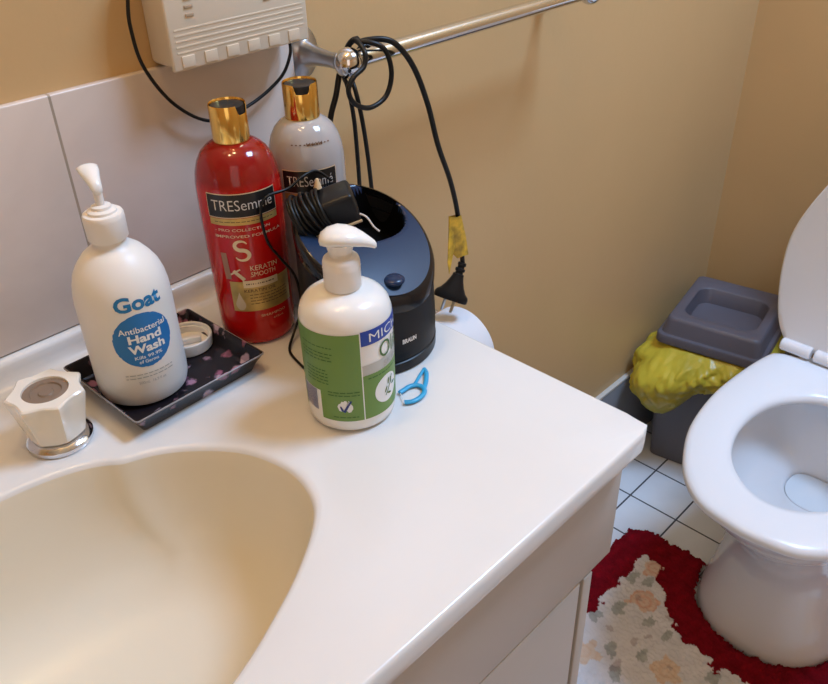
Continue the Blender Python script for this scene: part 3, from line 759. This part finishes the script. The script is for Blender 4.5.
# ------------------------------------------------------------------ floss pick
fp = thing('floss_pick', 'light blue plastic floss pick lying by the black stand', 'floss pick', (.40, .39, .8004))
zf = .8022
vs, fs = [], []
for P_, r_ in (([(.375, .3865, zf), (.3800, .3825, zf), (.3880, .3815, zf), (.3960, .3840, zf), (.4000, .3895, zf), (.3985, .3955, zf), (.3930, .3985, zf), (.3870, .3985, zf), (.3815, .3985, zf)], .0022),
               ([(.4000, .3880, zf), (.4080, .3935, zf), (.4170, .4015, zf), (.4200, .4070, zf)], .0020), ([(.3960, .3965, zf), (.4040, .4000, zf), (.4130, .4040, zf), (.4200, .4070, zf)], .0015)):
    v, f = tube_geo(catmull(P_, 6), r_, 8, False, .75); b = len(vs); vs += v; fs += [tuple(b + q for q in t) for t in f]
mk('handle', vs, fs, 'pick', fp, True, 50)
tube('floss_thread', [(.3755, .3862, zf), (.3785, .3925, zf), (.3820, .3985, zf)], .0004, 'white_ink', fp, 2, 6)

# ------------------------------------------------------------------ towel rail
tb = thing('towel_rail', 'chrome towel rail on the cream wall above the counter', 'towel rail', (.53, .672, 1.0))
ZR = 1.0070
def xcyl(x0, x1, prof_, y, z, n=40):
    return loft([[(x0 + (x1 - x0) * t, y + r * cos(2 * pi * k / n), z + r * sin(2 * pi * k / n)) for k in range(n)] for t, r in prof_])
vs, fs = xcyl(.535, .920, [(0, .0085), (1, .0085)], .600, ZR); mk('rail', vs, fs, 'chrome', tb, True, 40)
def ycyl(x, z, prof_, n=40, sx=1.0, sz=1.0):
    return loft([[(x + r * sx * cos(2 * pi * k / n), y, z + r * sz * sin(2 * pi * k / n)) for k in range(n)] for y, r in prof_])
for px in (.5265, .925):
    vs, fs = ycyl(px, 1.004, [(.6715, .0225), (.6690, .0230), (.6660, .0215), (.6625, .0140), (.6590, .0105), (.6450, .0078), (.6250, .0064), (.6050, .0075)], sx=.85, sz=1.15)
    mk('bracket', vs, fs, 'pewter', tb, True, 40, 'dull grey wall bracket')
    bm = bmesh.new(); bmesh.ops.create_uvsphere(bm, u_segments=40, v_segments=24, radius=.0142)
    for v in bm.verts: v.co = Vector((px + v.co.x, .600 + v.co.y, ZR - .0015 + v.co.z))
    frombm('end_knob', bm, 'chrome', tb, True, None)

# ------------------------------------------------------------------ power cord over the rail
pc = thing('appliance_lead', 'black power cord looped over the towel rail with its plug hanging down', 'power lead', (.60, .60, .70))
A = [(.400, .634, .8260 - .0225), (.430, .630, .8035), (.460, .626, .8035), (.484, .627, .8045), (.500, .628, .818), (.5085, .625, .850), (.5105, .622, .8900), (.5104, .620, .9201), (.5138, .618, .9512), (.5225, .617, .9729), (.5314, .619, .9926), (.5397, .615, 1.0130), (.5450, .600, 1.0215), (.5635, .5880, 1.0215), (.5771, .582, 1.0118), (.5949, .580, .9875), (.6148, .582, .9473), (.6326, .585, .8989), (.6575, .590, .8497), (.6753, .595, .8052), (.6880, .600, .7594), (.6920, .600, .7270)]
tube('cable', A, .0029, 'cable', pc, 8, 10)
tube('cable', [(.5560, .600, 1.0195), (.5530, .612, 1.0120), (.5430, .616, 1.0000), (.5300, .602, .9925), (.5245, .590, .9800), (.5283, .588, .954), (.5361, .592, .9196), (.5426, .596, .8813), (.5455, .598, .8552), (.5450, .600, .825), (.5395, .6015, .805), (.5335, .602, .8010), (.5300, .602, .8100), (.5294, .6010, .835), (.5291, .600, .8602)], .0022, 'cable', pc, 8, 10)
tube('cable', [(.5640, .600, 1.0195), (.5600, .6125, 1.0110), (.5400, .6200, 1.0010), (.5240, .6040, .9930), (.5150, .589, .9825), (.5180, .588, .9567), (.5228, .592, .9234), (.5276, .597, .8859), (.5291, .600, .8602), (.5292, .6003, .850)], .0022, 'cable', pc, 8, 10)
tube('cable', [(.5357, .600, 1.0215), (.5438, .588, 1.0225), (.5552, .5800, 1.0147), (.5606, .578, .9931), (.5542, .580, .972), (.5324, .580, .9657), (.5128, .580, .9746), (.5065, .580, .9883), (.5137, .580, .9985), (.5277, .5805, 1.0053), (.5330, .5840, 1.0168), (.5353, .597, 1.0215)], .0025, 'cable', pc, 8, 10, True)
# plug
d = (Vector((.6685, .600, .690)) - Vector((.6926, .600, .7331))).normalized(); p0 = Vector((.6920, .600, .7270))
sx_ = d.cross(Vector((.70, .62, -.36))).normalized(); nd_ = d.cross(sx_).normalized(); rings = []
for t, hw, hd in [(a_ * 1.12, b_ * 1.22, c_ * 1.2) for a_, b_, c_ in ((0, .0042, .0042), (.003, .0046, .0046), (.004, .0036, .0036), (.006, .0036, .0036), (.007, .0052, .005), (.0095, .0052, .005), (.0105, .004, .004), (.0125, .004, .004), (.0135, .0058, .0055), (.016, .0060, .0056), (.020, .0072, .0064), (.027, .0100, .0076), (.033, .0135, .0085), (.036, .0168, .0088), (.0385, .0178, .0088), (.0425, .0178, .0086), (.0435, .0170, .0080))]:
    c = p0 + d * t
    rings.append([c + sx_ * hw * math.copysign(abs(cos(q)) ** .7, cos(q)) + nd_ * hd * math.copysign(abs(sin(q)) ** .7, sin(q)) for q in [2 * pi * k / 32 for k in range(32)]])
vs, fs = loft(rings); pg = mk('plug', vs, fs, 'black_pl', pc, True, 40)
for s_ in (-.0058, .0058):
    c = p0 + d * .0485 + sx_ * s_; a = radians(25) * (1 if s_ < 0 else -1)
    u1 = (sx_ * cos(a) + nd_ * sin(a)); u2 = (nd_ * cos(a) - sx_ * sin(a))
    vs, fs = loft([[c + d * t + u1 * q * .0008 + u2 * p * .0028 * w_ for q, p in ((-1, -1), (1, -1), (1, 1), (-1, 1))] for t, w_ in ((0, 1), (.013, 1), (.016, .7))])
    mk('pin', vs, fs, 'pewter', pg, False)
# yellow tag folded round the cable just above the plug
vs = []; fs = []
cl = [Vector(q) for q in ((.6755, .5955, .7990), (.6805, .5965, .7830), (.6850, .5985, .7650), (.6890, .600, .7450), (.6905, .600, .7370))]
for i, c in enumerate(cl):
    wl = (.012, .016, .0165, .012, .007)[i]; wr = (.0045, .005, .007, .009, .009)[i]
    for (u, v_) in ((-wl, .0005), (-.0026, -.0034), (wr, -.0030), (wr + .0005, .0012), (-.0026, .0034), (-wl, .0022)): vs.append(c + Vector((u, v_, .0015 * sin(u * 900 + i))))
for i in range(len(cl) - 1):
    for j in range(6): a, b = i * 6 + j, i * 6 + (j + 1) % 6; fs.append((a, b, b + 6, a + 6))
mk('warning_tag', vs, fs, 'tag', pc, True, 40, 'yellow tag folded round the cable')
mk('tag_tail', [(.6630, .5962, .7880), (.6700, .5960, .7800), (.6740, .5965, .7600), (.6640, .5968, .7235), (.6615, .5970, .7400), (.6630, .5970, .7880), (.6700, .5968, .7800), (.6740, .5973, .7600), (.6640, .5976, .7235), (.6615, .5978, .7400)],
   [(0, 1, 2, 3, 4), (9, 8, 7, 6, 5), (0, 5, 6, 1), (1, 6, 7, 2), (2, 7, 8, 3), (3, 8, 9, 4), (4, 9, 5, 0)], 'tag', pc, False)

# ------------------------------------------------------------------ ivory wall box with its thin cable
wbx = thing('wall_box', 'ivory ridged plastic box mounted on the wall above the bottles', 'wall box', (.434, .672, 1.027))
box('back_shell', .3650, .5030, .634, .6715, 1.0275, 1.130, 'ivory', wbx, .004)
bm = bmesh.new(); bx(bm, .3615, .5065, .6300, .6345, 1.0265, 1.132, .0018)
for k in range(5): bx(bm, .367, .501, .6296, .6302, 1.0405 + k * .0045, 1.0420 + k * .0045, .0002, 1)
frombm('front_cover', bm, 'ivory', wbx)
for k in range(6):
    a = .3700 + k * .0225
    box('notch', a, a + .0125, .6291, .6302, 1.0290, 1.0385, 'ivory', wbx, .0004)
for c0_ in (.380, .459):
    for k in range(4):
        box('vent_slot', c0_, c0_ + .008, .6290, .6302, 1.0680 + k * .0065, 1.0705 + k * .0065, 'card', wbx, .0004)
wc = tube('thin_cable', [(.366, .664, 1.128), (.356, .660, 1.112), (.3460, .655, 1.0840), (.3425, .653, 1.062), (.3470, .652, 1.030), (.3690, .652, .9940), (.4030, .652, .9710), (.4460, .652, .9750), (.4840, .652, .9910), (.4985, .652, 1.0090), (.5015, .654, 1.022), (.501, .656, 1.029)], .0016, 'cable', None, 8, 8)
wc['label'] = 'thin black cable looping below the ivory wall box'; wc['category'] = 'cable'

# ------------------------------------------------------------------ toilet roll
tl = thing('toilet_roll', 'white toilet paper roll on the wall just past the counter end', 'toilet roll', (.65, .6, .553))
n = 64; RY, RZ = .6020, .6035
def xr(x, r): return [(x, RY + r * cos(2 * pi * k / n), RZ + r * sin(2 * pi * k / n)) for k in range(n)]
vs, fs = loft([xr(.598, .021), xr(.598, .0505), xr(.6, .052), xr(.699, .052), xr(.701, .0505), xr(.701, .021), xr(.598, .021)], True, False, False)
mk('paper', vs, fs, 'paper', tl, True, 40)
vs, fs = loft([xr(.5975, .0195), xr(.5975, .0208), xr(.7015, .0208), xr(.7015, .0195), xr(.5975, .0195)], True, False, False)
mk('cardboard_core', vs, fs, 'card', tl, True, 40)
fl_ = [(x, RY + .0530 * cos(a), RZ + .0530 * sin(a)) for a in [radians(q) for q in range(100, 181, 8)] for x in (.602, .698)]
fs = [(2 * i, 2 * i + 1, 2 * i + 3, 2 * i + 2) for i in range(len(fl_) // 2 - 1)]
th = thing('toilet_roll_holder', 'chrome toilet roll holder fixed to the wall past the counter end', 'roll holder', (.65, .672, .60))
vs, fs = xcyl(.585, .712, [(0, .004), (1, .004)], RY, RZ + .0135); mk('spindle', vs, fs, 'chrome', th, True, 40)
for q in (.585, .712):
    tube('arm', [(q, RY, RZ + .0135), (q, .640, RZ + .0135), (q, .671, RZ + .0135)], .005, 'chrome', th, 4, 10)

# ------------------------------------------------------------------ toilet
CY = .236
tw = thing('toilet', 'white porcelain toilet with its seat down and lid raised', 'toilet', (1.2, CY, 0))
def egg(xf, xb, hw, z, p=2.3, n=72, xm=.60):
    """front at xf, back at xb; widest at fraction xm"""
    xc = xf + (xb - xf) * xm; out = []
    for k in range(n):
        t = 2 * pi * k / n; c, s_ = cos(t), sin(t)
        ax = (xb - xc) if c > 0 else (xc - xf); pp = (3.2 if c > 0 else p)
        out.append((xc + ax * math.copysign(abs(c) ** (2 / pp), c), CY + hw * math.copysign(abs(s_) ** (2 / pp), s_), z))
    return out
rg = [egg(.988, 1.42, .122, 0.0, 2.5, xm=.36), egg(.984, 1.42, .126, .006, 2.5, xm=.36), egg(.990, 1.42, .123, .03, 2.5, xm=.36), egg(1.004, 1.42, .116, .08, 2.4, xm=.38), egg(1.014, 1.42, .111, .14, 2.4, xm=.40), egg(1.004, 1.42, .112, .19, 2.3, xm=.44), egg(.965, 1.41, .122, .245, 2.2, xm=.5),
      egg(.915, 1.38, .138, .300, 2.1, xm=.55), egg(.872, 1.34, .154, .345, 2.1, xm=.58), egg(.852, 1.32, .160, .375, 2.1, xm=.58), egg(.848, 1.315, .161, .388, 2.1, xm=.58), egg(.853, 1.31, .157, .394, 2.1, xm=.58),
      egg(.893, 1.205, .112, .394, 2.1, xm=.58), egg(.898, 1.198, .106, .386, 2.1, xm=.58), egg(.886, 1.206, .118, .380, 2.1, xm=.58), egg(.890, 1.204, .116, .350, 2.1, xm=.58), egg(.925, 1.200, .104, .315, 2.1, xm=.58), egg(.985, 1.196, .084, .285, 2.1, xm=.58), egg(1.09, 1.19, .052, .258, 2.1, xm=.55), egg(1.13, 1.185, .036, .225, 2.0, xm=.5)]
vs, fs = loft(rg, True, True, True)
mk('bowl', vs, fs, 'porcelain', tw, True, 60)
vs, fs = loft([egg(1.103, 1.186, .044, .2480, 2.1, xm=.55), egg(1.105, 1.184, .042, .2485, 2.1, xm=.55)], True, True, True)
mk('water', vs, fs, 'water', tw, True, 40)
so = [(.826, 0), (.8285, .026), (.838, .066), (.866, .101), (.908, .1285), (.977, .155), (1.069, .1665), (1.159, .162), (1.225, .152), (1.246, .142), (1.256, .112), (1.258, .05), (1.258, 0)]
si = [(.901, 0), (.903, .016), (.912, .036), (.935, .062), (.966, .082), (1.014, .0960), (1.070, .097), (1.120, .083), (1.158, .052), (1.172, .026), (1.175, 0)]
def sym(L, N=96):
    c = catmull([Vector((x, y, 0)) for x, y in L] , 10)
    ln = [0]
    for a, b in zip(c, c[1:]): ln.append(ln[-1] + (b - a).length)
    res = []
    for k in range(N // 2 + 1):
        s_ = ln[-1] * k / (N // 2); j = max(0, min(len(ln) - 2, next((i for i, q in enumerate(ln) if q > s_), len(ln) - 1) - 1))
        t = (s_ - ln[j]) / max(1e-9, ln[j + 1] - ln[j]); res.append(c[j].lerp(c[j + 1], min(1, t)))
    return res + [Vector((p.x, -p.y, 0)) for p in reversed(res[1:-1])]
SO, SI = sym(so), sym(si); mid = Vector((1.04, 0, 0))
def mixr(t, z, d=0):
    return [((1 - t) * a.x + t * b.x, CY + (1 - t) * a.y + t * b.y, z) for a, b in zip(SO, SI)]
zs = .397
rg = [mixr(.03, zs), mixr(0, zs + .003), mixr(-.01, zs + .009), mixr(0.01, zs + .0135), mixr(.06, zs + .0165), mixr(.15, zs + .0185), mixr(.45, zs + .0195), mixr(.80, zs + .0180), mixr(.94, zs + .0150), mixr(.99, zs + .010), mixr(1.0, zs + .004), mixr(.98, zs), mixr(.03, zs)]
vs, fs = loft(rg, True, False, False)
mk('seat', vs, fs, 'seat', tw, True, 60)
lo = [(0, .138), (.03, .156), (.07, .168), (.13, .176), (.19, .174), (.25, .155), (.31, .124), (.36, .082), (.39, .036), (.397, 0)]
oc = catmull([Vector((w_, h_, 0)) for h_, w_ in lo], 8)
ol = [(p.x, p.y) for p in oc] + [(-p.x, p.y) for p in reversed(oc[:-1])]
lz, lx = .424, 1.268; tilt = radians(3)
def lidring(s_, off):
    out = []
    for w_, h_ in ol:
        hh = .19 + (h_ - .19) * s_; ww = w_ * s_
        out.append((lx + off * cos(tilt) + hh * sin(tilt), CY + ww, lz + hh * cos(tilt) - off * sin(tilt)))
    return out
vs, fs = loft([lidring(.90, -.0062), lidring(.955, -.0085), lidring(.985, -.0085), lidring(1.0, -.006), lidring(1.0, .004), lidring(.985, .009), lidring(.93, .012), lidring(.7, .014)])
mk('lid', vs, fs, 'seat', tw, True, 40)
bm = bmesh.new()
for a, b in ((-.142, -.092), (-.086, .086), (.092, .142)):
    v, f = loft([[(1.256 + r * cos(q), CY + y, .4255 + r * sin(q)) for q in [2 * pi * k / 24 for k in range(24)]] for y, r in ((a, .009), (a + .002, .0108), (b - .002, .0108), (b, .009))])
    nv = [bm.verts.new(p) for p in v]
    for t in f: bm.faces.new([nv[i] for i in t])
frombm('hinge', bm, 'seat', tw, True, 40)
bm = bmesh.new(); bx(bm, 1.415, 1.583, CY - .172, CY + .172, .395, .70, .02, 5)
bx(bm, 1.408, 1.586, CY - .176, CY + .176, .702, .73, .01, 4)
frombm('cistern', bm, 'porcelain', tw)

# ------------------------------------------------------------------ waste bin
BNR = radians(10); BX, BY = 1.4260, .5440
def bl_(x, y, z): return Vector((BX + x * cos(BNR) - y * sin(BNR), BY + x * sin(BNR) + y * cos(BNR), z))
def rr3(hx, hy, z, r, n=6, cx=0, cy=0):
    return [bl_(x + cx, y + cy, z_) for x, y, z_ in rrect(hx, hy, z, r, n)]
wbn = thing('waste_bin', 'charcoal plastic waste bin with slate lid in the corner beside the toilet', 'bin', (BX, BY, 0))
vs, fs = loft([rr3(.088, .080, 0.001, .012), rr3(.090, .082, .004, .012), rr3(.099, .091, .20, .014), rr3(.104, .095, .296, .015), rr3(.101, .092, .296, .014), rr3(.097, .089, .20, .014)])
mk('bin_body', vs, fs, 'bin', wbn, True, 40)
vs, fs = loft([rr3(.112, .100, .300, .016), rr3(.1145, .1025, .302, .017), rr3(.1145, .1025, .316, .017), rr3(.1125, .1005, .319, .016), rr3(.106, .095, .320, .014), rr3(.104, .093, .324, .014), rr3(.100, .090, .346, .014), rr3(.096, .087, .352, .013), rr3(.094, .085, .353, .013),
               rr3(.064, .072, .353, .026, cx=-.008), rr3(.0615, .0695, .351, .025, cx=-.008), rr3(.056, .064, .322, .022, cx=-.010), rr3(.048, .056, .320, .018, cx=-.012)])
ld = mk('bin_lid', vs, fs, 'binlid', wbn, True, 40, 'slate grey lid with a scooped handle recess')
# yellow bag folded over the bin's mouth
bag = []
NTh, NZ = 260, 40
for j in range(NZ + 1):
    t = j / NZ
    for k in range(NTh):
        a = 2 * pi * k / NTh; ca, sa = cos(a), sin(a)
        e = 1 / max(abs(ca) / .105, abs(sa) / .0955); hx_, hy_ = ca * min(e, .122), sa * min(e, .122)
        # local -x faces the viewer, +y the wall
        f = max(0, -ca) ** .8; l = max(0, sa) * (1 if ca < .5 else .3); g = math.exp(-((a - radians(150)) / .5) ** 2)
        out = .006 + sin(pi * min(1, t * 1.0) * .9) * (.010 + .014 * f + .050 * g) + .004 * noise.noise(Vector((a * 4, t * 3, 1)))
        out += (.013 * noise.noise(Vector((a * 7.0 + t * 2, t * 2.6, 4.2))) + .011 * abs(noise.noise(Vector((a * 13.0 - t * 5, t * 3, 9.1)))) + .005 * noise.noise(Vector((a * 32 + t * 9, t * 9, 2)))) * min(1, 3 * t)
        out = max(out, .003)
        drop = .085 + .050 * math.exp(-((a - radians(152)) / .42) ** 2) + .018 * sin(a * 5 + 1)
        z = .2985 - drop * t
        r_ = hypot(hx_, hy_); q = (r_ + out * .95) / r_
        y_ = min(hy_ * q, .1085 if ca > 0 else .150); bag.append(bl_(hx_ * q, y_, z))
fs = []
for j in range(NZ):
    for k in range(NTh): a, b = j * NTh + k, j * NTh + (k + 1) % NTh; fs.append((a, b, b + NTh, a + NTh))
for v in bag: v.y = min(v.y, .6600)
bg = mk('bag', bag, fs, 'bag', None, True, None, fix=False)
bg['label'] = 'yellow plastic bag hanging out over the rim of the charcoal bin'; bg['category'] = 'bin bag'; bg.name = 'bin_bag'
so_ = bg.modifiers.new('s', 'SOLIDIFY'); so_.thickness = .0006

# ------------------------------------------------------------------ contour bath mat
def mat_d(x, y):
    """signed distance-like value inside the mat outline (positive inside)"""
    x0, x1, y0, y1 = .48, 1.118, -.045, .519; r = .045
    qx = max(x0 + r - x, x - (x1 - r), 0); qy = max(y0 + r - y, y - (y1 - r), 0)
    d = r - hypot(qx, qy) if (qx > 0 or qy > 0) else min(x - x0, x1 - x, y - y0, y1 - y)
    # cut-out round the pedestal
    cx = 1.105; ax, ay = .121, .1235
    if x > cx: dc = abs(y - .238) - ay
    else: dc = (hypot((x - cx) / ax, (y - .238) / ay) - 1) * .122
    return min(d, dc)
nx_, ny_ = 300, 262; sx0, sx1, sy0, sy1 = .47, 1.13, -.06, .525
RED = (.19, .004, .011); PALE = (.68, .67, .70); GREY = (.40, .42, .42); ROSE = (.62, .30, .22); PEACH = (.66, .46, .32)
flowers = [(1.035, .425, .030, 0), (.955, .40, .030, 0), (.86, .30, .03, 1), (.80, .42, .028, 1), (.90, .17, .03, 0), (.99, .03, .03, 1), (.72, .25, .03, 0), (.62, .40, .03, 1), (.66, .08, .03, 0)]
leaves = [(1.045, .392, .016), (1.000, .418, .015), (1.062, .437, .014), (.99, .445, .016), (.915, .425, .018), (.925, .372, .016), (.875, .448, .017), (.835, .39, .018), (.86, .345, .014), (.80, .36, .018), (.83, .25, .018), (.76, .33, .018), (.90, .24, .016), (.88, .12, .016), (.69, .35, .018), (.92, .335, .012)]
V = []; Fm = []; idx = {}; cols = []
def nz(x, y, s_, o=0): return noise.noise(Vector((x * s_, y * s_, o)))
for i in range(nx_ + 1):
    for j in range(ny_ + 1):
        x = sx0 + (sx1 - sx0) * i / nx_; y = sy0 + (sy1 - sy0) * j / ny_
        x += random.uniform(-.0006, .0006); y += random.uniform(-.0006, .0006)
        fray = .008 * nz(x, y, 70, 3) + .007 * nz(x, y, 230, 8) + random.uniform(-.0015, .0015)
        d_ = mat_d(x, y) + fray
        if d_ < 0: continue
        e = min(1, d_ / .010)
        bw = .063 + .014 * nz(x, y, 22, 1) + .012 * nz(x, y, 60, 2) + .003 * nz(x, y, 190, 2)
        field = mat_d(x, y) > bw
        zz = .002 + .014 * e ** .5 + .0022 * nz(x, y, 140, 6) + random.uniform(-.0016, .0016) * e
        if field:
            c = Vector(PALE); zz += .002
            c = c * (1 + .10 * nz(x, y, 40, 9))
            for fx, fy, fr, kd in flowers:
                rr = hypot(x - fx, y - fy); a = atan2(y - fy, x - fx); lim = fr * .9 * (.88 + .09 * cos(5 * a + fx * 40) + .45 * nz(x, y, 55, 7)) + .002 * nz(x, y, 200, 1)
                if rr < lim:
                    ring = abs(math.sin(rr / fr * 8)); c = Vector(ROSE if kd == 0 else PEACH).lerp(Vector((.70, .58, .48)), .25 + .55 * ring)
            for fx, fy, fr in leaves:
                if hypot((x - fx), (y - fy) * 1.5) < fr * .85 * (1 + .9 * nz(x, y, 70, 4) + .4 * nz(x, y, 150, 4)): c = Vector(GREY) * (1 + .2 * nz(x, y, 90, 4))
            if nz(x, y, 34, 20) > .46: c = c.lerp(Vector((.30, .22, .22)), .45)
        else:
            c = Vector(RED) * (1 + .35 * nz(x, y, 60, 5) + random.uniform(-.15, .15))
        idx[(i, j)] = len(V); V.append((x, y, max(zz, .0015))); cols.append((max(c.x, 0), max(c.y, 0), max(c.z, 0), 1))
for i in range(nx_):
    for j in range(ny_):
        k4 = [(i, j), (i + 1, j), (i + 1, j + 1), (i, j + 1)]
        if all(k in idx for k in k4): Fm.append(tuple(idx[k] for k in k4))
me = bpy.data.meshes.new('bath_mat'); me.from_pydata(V, [], Fm)
ca_ = me.color_attributes.new('pile', 'FLOAT_COLOR', 'POINT')
for i, c in enumerate(cols): ca_.data[i].color = c
bmat = bpy.data.objects.new('bath_mat', me); COL.objects.link(bmat); me.materials.append(M['pile']); me.shade_smooth()
bmat['label'] = 'shaggy bath mat with a dark red border and pale floral centre round the toilet foot'; bmat['category'] = 'bath mat'
